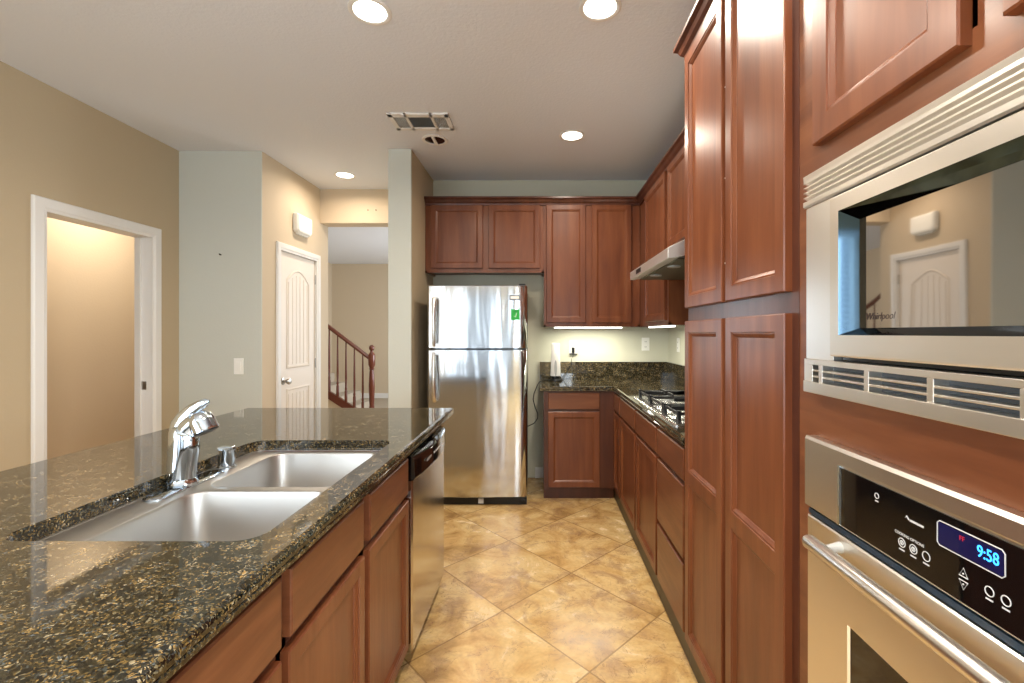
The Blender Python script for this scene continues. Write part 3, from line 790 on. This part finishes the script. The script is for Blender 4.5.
# ------------------------------------------------------------------ range hood
hd_ = thing('range_hood', (.95, 2.66, 1.69), 'stainless under-cabinet range hood over the cooktop', 'range hood')
HX = .600; hy0, hy1 = 2.205, 3.128; hz = 1.690
prof = [(HX, hz), (HX, hz + .050), (.850, hz + .168), (RW - .003, hz + .168), (RW - .003, hz + .02), (.74, hz + .02), (.62, hz)]
MB().prism(prof, 'Y', hy0, hy1).build('shell', 'steel_hood', hd_, .002)
MB().box(.66, RW - .03, hy0 + .03, hy1 - .03, hz - .002, hz + .006).build('filter_panel', 'floor_dark', hd_)
for y in (2.46, 2.84):
    MB().lathe((.70, y, hz - .008), [(.034, 0), (.034, .006), (.030, .008)], 'Z', 20).build('hood_lamp', 'grey_plastic', hd_)
MB().box(HX - .002, HX, 2.80, 2.93, hz + .014, hz + .040).build('switch_plate', 'black', hd_)
for y in (2.815, 2.85, 2.885): MB().box(HX - .005, HX - .002, y, y + .022, hz + .018, hz + .036).build('switch', 'black', hd_)

# ------------------------------------------------------------------ cooktop
ck = thing('gas_cooktop', (.87, 2.62, ZT), 'stainless gas cooktop with black cast iron grates in the right counter', 'cooktop')
kx0, kx1, ky0, ky1 = .606, 1.135, 2.12, 3.08
MB().rings([[(x, y, ZT) for x, y in rrect(kx0, kx1, ky0, ky1, .02)], [(x, y, ZT + .006) for x, y in rrect(kx0, kx1, ky0, ky1, .02)],
            [(x, y, ZT + .010) for x, y in rrect(kx0 + .01, kx1 - .01, ky0 + .01, ky1 - .01, .02)]], True, True, False).build('surface', 'steel', ck)
def grate(y0, y1, burners):
    mb = MB(); x0, x1 = .655, 1.10; z = ZT + .034; w = .0045
    g = [(x0, y0), (x1, y0), (x1, y1), (x0, y1)]
    for a, b in zip(g, g[1:] + g[:1]):
        mb.box(min(a[0], b[0]) - w, max(a[0], b[0]) + w, min(a[1], b[1]) - w, max(a[1], b[1]) + w, z, z + .014)
    for (px, py) in g: mb.box(px - .009, px + .009, py - .009, py + .009, ZT + .010, z + .022)
    ym = (y0 + y1) / 2
    mb.box(x0, x1, ym - .004, ym + .004, z + .002, z + .012) if len(burners) > 1 else None
    for bx_, by_ in burners:
        for dx, dy_ in ((1, 0), (-1, 0), (0, 1), (0, -1)):
            ex = (x1 - bx_ if dx > 0 else bx_ - x0) if dx else 0
            ey = (y1 - y0) / 2 if dy_ else 0
            L = min(ex if dx else ey, .13)
            a = (bx_ + dx * .028, by_ + dy_ * .028); b = (bx_ + dx * L, by_ + dy_ * L)
            mb.box(min(a[0], b[0]) - .005, max(a[0], b[0]) + .005, min(a[1], b[1]) - .005, max(a[1], b[1]) + .005, z + .004, z + .026)
    return mb.build('grate', 'iron', ck, .002)
grate(2.80, 3.065, [(.79, 2.922), (.985, 2.922)])
grate(2.49, 2.77, [(.885, 2.63)])
grate(2.22, 2.46, [(.79, 2.34), (.985, 2.34)])
for x, y, r in ((.79, 2.922, .040), (.985, 2.922, .032), (.885, 2.63, .052), (.79, 2.34, .034), (.985, 2.34, .040)):
    b = MB().lathe((x, y, ZT + .010), [(r, 0), (r, .012), (r * .8, .016)], 'Z', 20).build('burner', 'grey_plastic', ck)
    MB().lathe((x, y, ZT + .026), [(r * .8, 0), (r * .82, .006), (r * .5, .010), (0, .010)], 'Z', 20).build('burner_cap', 'iron', b)
for k in range(5):
    MB().lathe((.72 + .08 * k, 2.165, ZT + .010), [(.019, 0), (.019, .006), (.015, .009), (.014, .026), (0, .028)], 'Z', 16).build('knob', 'black', ck)

# ------------------------------------------------------------------ microwave
mw = thing('microwave', (.85, .61, 1.24), 'built-in stainless microwave with mirrored glass and louvred trim, above the wall oven', 'microwave')
WX = .572; my0, my1 = .20, 1.018
MB().box(PX + .022, 1.12, .27, .95, 1.245, 1.640).build('body', 'black', mw)
# louvred top of the trim, profile in x,z pushed along y
pf = [(PX - .001, 1.606), (WX, 1.606), (WX - .002, 1.610), (WX - .002, 1.619)]
z = 1.619
for k in range(4):
    pf += [(WX + .008, z + .0015), (WX + .009, z + .004), (WX - .001, z + .0075), (WX - .001, z + .0105)]; z += .0105
pf += [(WX - .001, 1.664), (WX - .002, 1.674), (WX + .003, 1.677), (PX - .001, 1.677)]
tf = MB().prism(pf, 'Y', my0, my1).build('louvred_trim', 'steel_warm', mw)
# side pillars
MB().box(WX + .004, PX - .001, .925, my1, 1.283, 1.606).build('side_trim', 'steel_lit', mw, .002)
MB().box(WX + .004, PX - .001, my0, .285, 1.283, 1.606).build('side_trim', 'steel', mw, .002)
# lower trim with slots
lt = MB()
lt.box(WX, PX - .001, my0, my1, 1.2720, 1.283).box(WX - .002, PX - .001, my0, my1, 1.212, 1.236)
y = my1; segs = []
yy = [my1, my1 - .052]
k = 0
while yy[-1] > my0 + .1: yy.append(yy[-1] - .135)
lt.box(WX, PX - .001, my1 - .030, my1, 1.236, 1.272)
for y in yy[1:]:
    lt.box(WX, PX - .001, max(y - .012, my0), y, 1.236, 1.272)
for z in (1.2450, 1.2575): lt.box(WX + .001, PX - .004, my0, my1, z, z + .0045)
lt.build('lower_vent_trim', 'steel_warm', mw, .0012)
MB().box(PX - .004, PX - .001, my0 + .01, my1 - .01, 1.236, 1.272).build('vent_shadow_panel', 'slot_grey', mw)
MB().box(WX + .0225, PX - .001, .29, .922, 1.285, 1.604).build('door_gap', 'black', mw)
# door with bevelled window
dx = WX - .008
def rct(y0, y1, z0, z1, x): return [(x, y0, z0), (x, y1, z0), (x, y1, z1), (x, y0, z1)]
md_ = MB().rings([rct(.295, .917, 1.293, 1.600, WX + .020), rct(.295, .917, 1.293, 1.600, dx + .003), rct(.298, .914, 1.296, 1.597, dx),
                  [(dx, y, z) for y, z in [(.325, 1.334), (.889, 1.334), (.889, 1.569), (.325, 1.569)]]], False, False).build('door', 'steel_warm', mw)
def gxf(y): return dx + .026 - (.0102 * (.868 - y) + .0175 * (.868 - y) ** 2 / 2)
MB().rings([rct(.325, .889, 1.334, 1.569, dx), [(gxf(.340), .340, 1.347), (gxf(.868), .868, 1.347), (gxf(.868), .868, 1.548), (gxf(.340), .340, 1.548)]], False, False).build('window_bevel', 'bevel_glass', md_)
gl = mat('mirrored microwave window', (.44, .41, .38, 1), .03, 1.0); qq = NT(gl)
qq.bump(qq.noise(qq.scale(qq.pos, (3, 5, .8)), 1.2, 1, .4), .0007, 1.0)
M['mw_window'] = gl
MB().rings([[(gxf(y), y, 1.347), (gxf(y), y, 1.548)] for y in [.868 - .022 * k for k in range(25)]], False, False, True, closed=False).build('window_glass', 'mw_window', md_)
RT = (R(90), 0, R(-90))       # lettering on a face that looks towards -X
text_mesh('logo', 'Whirlpool', 'print_dark', md_, (gxf(.846) - .0006, .852, 1.362), RT, .017, .0003, shear=.3, sx=1.0)

# ------------------------------------------------------------------ wall oven
ov = thing('wall_oven', (.85, .62, .38), 'built-in stainless wall oven with black control panel and bar handle', 'oven')
OX = .575; oy0, oy1 = .215, 1.024
MB().box(PX + .022, 1.12, .25, .98, .40, 1.075).build('body', 'black', ov)
MB().rings([rct(oy0, oy1, .966, 1.116, PX - .001), rct(oy0, oy1, .966, 1.116, OX + .005), rct(oy0 + .004, oy1 - .004, .969, 1.110, OX),
            rct(.330, .905, .969, 1.086, OX), rct(.335, .900, .969, 1.083, OX + .001)], True, True).build('control_fascia', 'steel_warm', ov)
cp = MB().box(OX - .0015, OX + .001, .335, .898, .972, 1.081).build('control_glass', 'black_gloss', ov)
MB().box(OX - .0035, OX, .898, .903, .970, 1.084).build('panel_edge', 'chrome', ov)
GX = OX - .0018
def op(px, py):                       # point of the control glass plane
    y = OX * 470 / (px - 540); return y, H - (py - 333) * y / 470
def outline(mb, pts, w=.0008, closed=True):
    P = [(GX, a, b) for a, b in pts]
    if closed: P = P + P[:2]
    mb.tube(P, w, 6, cap=False)
dsp = MB().box(GX - .0003, GX + .001, .581, .676, 1.036, 1.067).build('display', 'display', cp)
ol = MB()
a0, a1, b0, b1, r = .579, .678, 1.034, 1.069, .004
outline(ol, [(a0 + r, b0), (a1 - r, b0), (a1, b0 + r), (a1, b1 - r), (a1 - r, b1), (a0 + r, b1), (a0, b1 - r), (a0, b0 + r)])
ol.build('display_outline', 'print', cp)
text_mesh('clock_digits', '9:58', 'digit', dsp, (GX - .0008, .616, 1.0465), RT, .022, .0003, sx=.80)
text_mesh('indicator', 'FF', 'digit_red', dsp, (GX - .0008, .642, 1.056), RT, .009, .0003)
def ring_mark(px, py, rad, icon=True):
    y, z = op(px, py); mb = MB()
    outline(mb, [(y + rad * math.cos(k * math.pi / 8), z + rad * math.sin(k * math.pi / 8)) for k in range(16)], .0007)
    if icon:
        outline(mb, [(y + rad * .5 * math.cos(k * math.pi / 3), z + rad * .5 * math.sin(k * math.pi / 3)) for k in range(6)], .0008)
        mb.box(GX - .0005, GX + .0005, y - .0006, y + .0006, z - rad * .5, z + rad * .5)
    mb.box(GX - .0004, GX + .0005, y - rad * .8, y + rad * .8, z - rad - .0055, z - rad - .0035)
    mb.build('touch_button', 'print', cp)
ring_mark(877.8, 495.8, .0045, False)
ring_mark(903, 542.6, .0068); ring_mark(914.5, 549.3, .0068); ring_mark(927.4, 556.5, .0068, False)
ring_mark(990.8, 591.5, .0060, False); ring_mark(1007.5, 601.0, .0060, False)
for up, (px, py) in ((1, (964.8, 573.0)), (-1, (964.8, 585.0))):
    y, z = op(px, py); mb = MB(); k = .0065
    outline(mb, [(y - k, z - up * k * .8), (y + k, z - up * k * .8), (y, z + up * k)], .0008)
    mb.lathe((GX, y, z - up * .001), [(.0012, 0), (.0012, -.0008)], 'X', 8)
    mb.build('arrow_button', 'print', cp)
y, z = op(898, 532.0); text_mesh('caption', 'COOKING OPTIONS', 'print', cp, (GX - .0004, y + .004, z - .001), RT, .0062, .0002)
y, z = op(908, 519); mb = MB()
outline(mb, [(y - .0045, z), (y, z + .0045), (y + .0045, z), (y, z - .0045)], .0011)
mb.box(GX - .0005, GX + .0005, y - .032, y - .006, z - .0012, z + .0018)
mb.build('maker_mark', 'print', cp)
# gap and door
MB().box(OX + .010, PX - .001, oy0 + .002, 1.016, .38, .966).build('door_gap', 'black', ov)
MB().box(OX + .004, OX + .012, oy0 + .01, 1.012, .953, .963).build('gap_strip', mat('dark blue strip', srgb(24, 44, 58), .3), ov)  # thin dark blue strip in the gap above the door
od = MB().rings([rct(oy0, 1.012, .380, .950, OX + .012), rct(oy0, 1.012, .380, .950, OX + .003), rct(oy0 + .003, 1.009, .383, .947, OX),
                 rct(.335, .880, .500, .792, OX), rct(.338, .877, .503, .789, OX + .004)], False, False).build('oven_door', 'steel_warm', ov)
MB().quad(*rct(.338, .877, .503, .789, OX + .004)).build('window_glass', 'black_gloss', od)
hz_ = .921
hb = MB().tube([(.538, .270, hz_), (.538, .620, hz_), (.538, .938, hz_), (.540, .948, hz_ - .001)], [.0145, .0145, .0145, .011], 18).build('handle', 'steel_warm', od)
for y in (.900, .320): MB().tube([(.540, y, hz_), (.560, y, hz_ + .004), (OX + .001, y, hz_ + .006)], [.008, .009, .011], 12).build('handle_post', 'grey_plastic', hb)

# ------------------------------------------------------------------ small things
# router on the counter
ro = thing('wireless_router', (.135, 4.15, ZT), 'slim upright white wireless router on a round black base, left end of back counter', 'router')
MB().lathe((.137, 4.15, ZT), [(.062, 0), (.062, .010), (.050, .018), (.034, .024), (.034, .045)], 'Z', 28).build('base', 'black', ro)
rg = []
for k, z in enumerate((ZT + .045, ZT + .05, ZT + .20, ZT + .325, ZT + .332)):
    w = (.046, .049, .044, .038, .034)[k]
    rg.append([(.137 + x * w, 4.15 + y * w, z) for x, y in ((-.9, -.55), (-.5, -.75), (.5, -.75), (.9, -.55), (.9, .55), (.5, .75), (-.5, .75), (-.9, .55))])
MB().rings(rg, True, True, True).build('tower', 'plate', ro)
MB().rings([[(.137 + x, 4.115, z) for x, z in [(.012 * math.cos(a * math.pi / 8) , .07 * math.sin(a * math.pi / 8) + ZT + .115) for a in range(16)]],
            [(.137 + x, 4.113, z) for x, z in [(.012 * math.cos(a * math.pi / 8) , .07 * math.sin(a * math.pi / 8) + ZT + .115) for a in range(16)]]]).build('status_strip', 'grey_plastic', ro)
# power cord hanging down beside the cabinet
MB().tube([(.10, 4.20, ZT + .008), (.03, 4.10, ZT + .008), (-.006, 4.02, ZT + .004), (-.020, 3.97, .90), (-.050, 3.95, .83), (-.058, 3.95, .78), (-.040, 3.95, .71), (-.018, 3.95, .66), (-.020, 3.95, .62), (-.050, 3.97, .575), (-.10, 4.03, .54), (-.16, 4.20, .50), (-.20, 4.335, .45)], .004, 8).build('power_cord', 'rubber', ro)

def outlet(label, face, c, z, plug=False):
    F = frame_of(face, BW if face == 'B' else RW)
    r = thing('wall_outlet', F(c, z, 0), label, 'outlet', 'outlets above the backsplash')
    def bx(u0, u1, p, q_, w0, w1):
        A = F(u0, p, w0); B_ = F(u1, q_, w1); return MB().box(A[0], B_[0], A[1], B_[1], A[2], B_[2])
    bx(c - .036, c + .036, z - .06, z + .06, 0, .006).build('plate', 'plate', r, .002)
    for dz in (-.024, .024):
        s = bx(c - .016, c + .016, z + dz - .014, z + dz + .014, .006, .008).build('socket', 'plate', r)
        bx(c - .007, c - .004, z + dz - .006, z + dz + .004, .008, .0084).build('slot', 'gap', s)
        bx(c + .004, c + .007, z + dz - .006, z + dz + .004, .008, .0084).build('slot', 'gap', s)
    return r
outlet('white outlet on the back wall with a black plug in it', 'B', .305, 1.205)
outlet('white double outlet on the back wall near the corner', 'B', .976, 1.235)
outlet('white outlet on the right wall next to the pantry edge', 'R', 4.03, 1.235)
pg = thing('power_adapter', (.305, 4.33, 1.18), 'black power plug with thin cord in the back wall outlet', 'plug')
MB().box(.292, .318, 4.305, 4.341, 1.155, 1.205).box(.270, .345, 4.325, 4.341, 1.140, 1.150).build('plug_body', 'black', pg, .003)
MB().tube([(.305, 4.312, 1.157), (.303, 4.31, 1.13), (.29, 4.315, 1.10), (.285, 4.30, 1.05), (.25, 4.29, .98), (.21, 4.24, ZT + .006), (.175, 4.20, ZT + .005)], .0028, 8).build('cord', 'rubber', pg)

# light switch and hook on the corner wall
sw = thing('light_switch', (-2.334, 3.645, 1.08), 'white rocker light switch on the pale corner wall', 'switch')
MB().box(-2.371, -2.297, 3.638, 3.645, 1.018, 1.142).build('plate', 'plate', sw, .002)
MB().box(-2.351, -2.317, 3.634, 3.638, 1.046, 1.114).build('rocker', 'plate', sw, .001)
hk = MB().tube([(-2.474, 3.646, 1.944), (-2.474, 3.630, 1.944), (-2.474, 3.626, 1.950)], .005, 8).build('wall_hook', 'rubber')
tag(hk, 'tiny dark nail in the pale corner wall', 'nail')
for x in (-1.689, -1.610):
    s = MB().lathe((x, 4.616, 2.545), [(.006, 0), (.006, -.004), (.002, -.005)], 'Y', 8).build('hole_stud', 'rubber')  # dark studs stand in for two small holes
    tag(s, 'small dark stud for a hole in the header, %s of the pair' % ('left' if x < -1.65 else 'right'), 'hole_stud')
# door chime
ch = thing('door_chime', (CX, 4.228, 2.22), 'white box door chime on the wall above the arched white door', 'door chime')
rg = []
for w, i in ((0, 0), (.036, 0), (.050, .010), (.056, .024)):
    rg.append([(CX + w, y, z) for y, z in [(4.105 + i, 2.240 + i), (4.130 + i, 2.222 + i), (4.335 - i, 2.222 + i), (4.360 - i, 2.240 + i), (4.360 - i, 2.390 - i), (4.105 + i, 2.390 - i)]])
MB().rings(rg).build('cover', 'plate', ch, .008, segs=3)
MB().box(CX + .002, CX + .03, 4.15, 4.31, 2.212, 2.224).build('sounder_slot', 'plate', ch)

# ceiling downlights
def downlight(x, y, label, lit=True):
    r = thing('recessed_light', (x, y, CEIL), label, 'ceiling light', 'recessed ceiling lights')
    MB().rings([[(x + q_ * math.cos(a * math.pi / 16), y + q_ * math.sin(a * math.pi / 16), z) for a in range(32)] for q_, z in ((.092, CEIL), (.092, CEIL - .004), (.086, CEIL - .007), (.074, CEIL - .005), (.068, CEIL - .001))], False, False, True).build('trim_ring', 'white_trim', r)
    MB().lathe((x, y, CEIL - .004), [(0, 0), (.070, 0), (.070, .003), (0, .003)], 'Z', 28).build('diffuser', 'glow', r)
downlight(-.745, 2.061, 'lit round recessed light cut by the top edge, over the island')
downlight(.26, 2.036, 'lit round recessed light cut by the top edge, over the aisle floor')
downlight(.229, 3.36, 'lit round recessed light in front of the back wall cabinets')
downlight(-1.743, 4.20, 'lit round recessed light before the hall header')
for x, y, l in ((-.745, .5, 'island near the camera'), (.26, .5, 'aisle near the camera'), (-1.2, -1.5, 'rear room')):  # unseen fixtures added for the fill lamps
    downlight(x, y, 'unseen round recessed light added above the ' + l)
ey = thing('eyeball_light', (-.768, 3.438, CEIL), 'unlit swivel ceiling spotlight with chrome inside, next to the ceiling vent', 'ceiling light')
ex, eyy = -.768, 3.438
MB().rings([[(ex + q_ * math.cos(a * math.pi / 16), eyy + q_ * math.sin(a * math.pi / 16), z) for a in range(32)] for q_, z in ((.094, CEIL), (.094, CEIL - .005), (.086, CEIL - .008), (.074, CEIL - .006), (.070, CEIL - .001))], False, False, True).build('trim_ring', 'white_trim', ey)
MB().lathe((ex, eyy, CEIL - .002), [(0, 0), (.072, 0), (.072, .002)], 'Z', 28).build('reflector', 'chrome', ey)
MB().box(ex - .012, ex + .008, eyy - .066, eyy + .066, CEIL - .012, CEIL - .003).build('bulb_bridge', 'plate', ey)
MB().prism([(ex + .010, eyy - .064), (ex + .05, eyy - .045), (ex + .068, eyy), (ex + .05, eyy + .045), (ex + .010, eyy + .064)], 'Z', CEIL - .006, CEIL - .003).build('dark_cup', mat('brown reflector', srgb(96, 60, 52), .25, .7), ey)

# ceiling vent
vx0, vx1, vy0, vy1 = -.985, -.590, 3.01, 3.25
vt = thing('ceiling_vent', ((vx0 + vx1) / 2, 3.13, CEIL), 'rectangular white metal ceiling air vent', 'vent')
mb = MB()
zc = CEIL - .012
cols = [vx0 + .03, vx0 + .105, vx0 + .125, vx1 - .125, vx1 - .105, vx1 - .03]
mb.box(vx0, vx1, vy0, vy0 + .045, zc, CEIL).box(vx0, vx1, vy1 - .035, vy1, zc, CEIL).box(vx0, cols[0], vy0, vy1, zc, CEIL).box(cols[5], vx1, vy0, vy1, zc, CEIL)
mb.box(cols[1], cols[2], vy0, vy1, zc, CEIL).box(cols[3], cols[4], vy0, vy1, zc, CEIL)
mb.build('frame', 'white_trim', vt, .002)
MB().box(vx0 + .01, vx1 - .01, vy0 + .01, vy1 - .01, CEIL - .003, CEIL - .001).build('dark_backing', 'grille_dark', vt)
lv_ = MB()
for k in range(10):
    y = vy0 + .055 + k * .015
    lv_.rings([[(x, y, zc + .002), (x, y + .010, CEIL - .003), (x, y + .011, CEIL - .003), (x, y + .001, zc + .002)] for x in (cols[2], cols[3])])
for a, b in ((cols[0], cols[1]), (cols[4], cols[5])):
    for k in range(6):
        x = a + (b - a) * (k + .5) / 6; lv_.box(x - .003, x + .002, vy0 + .045, vy1 - .035, zc + .003, CEIL - .003)
    for k in range(9):
        y = vy0 + .055 + k * .0165; lv_.box(a, b, y, y + .004, zc + .003, CEIL - .003)
lv_.build('louvres', 'grey_plastic', vt)
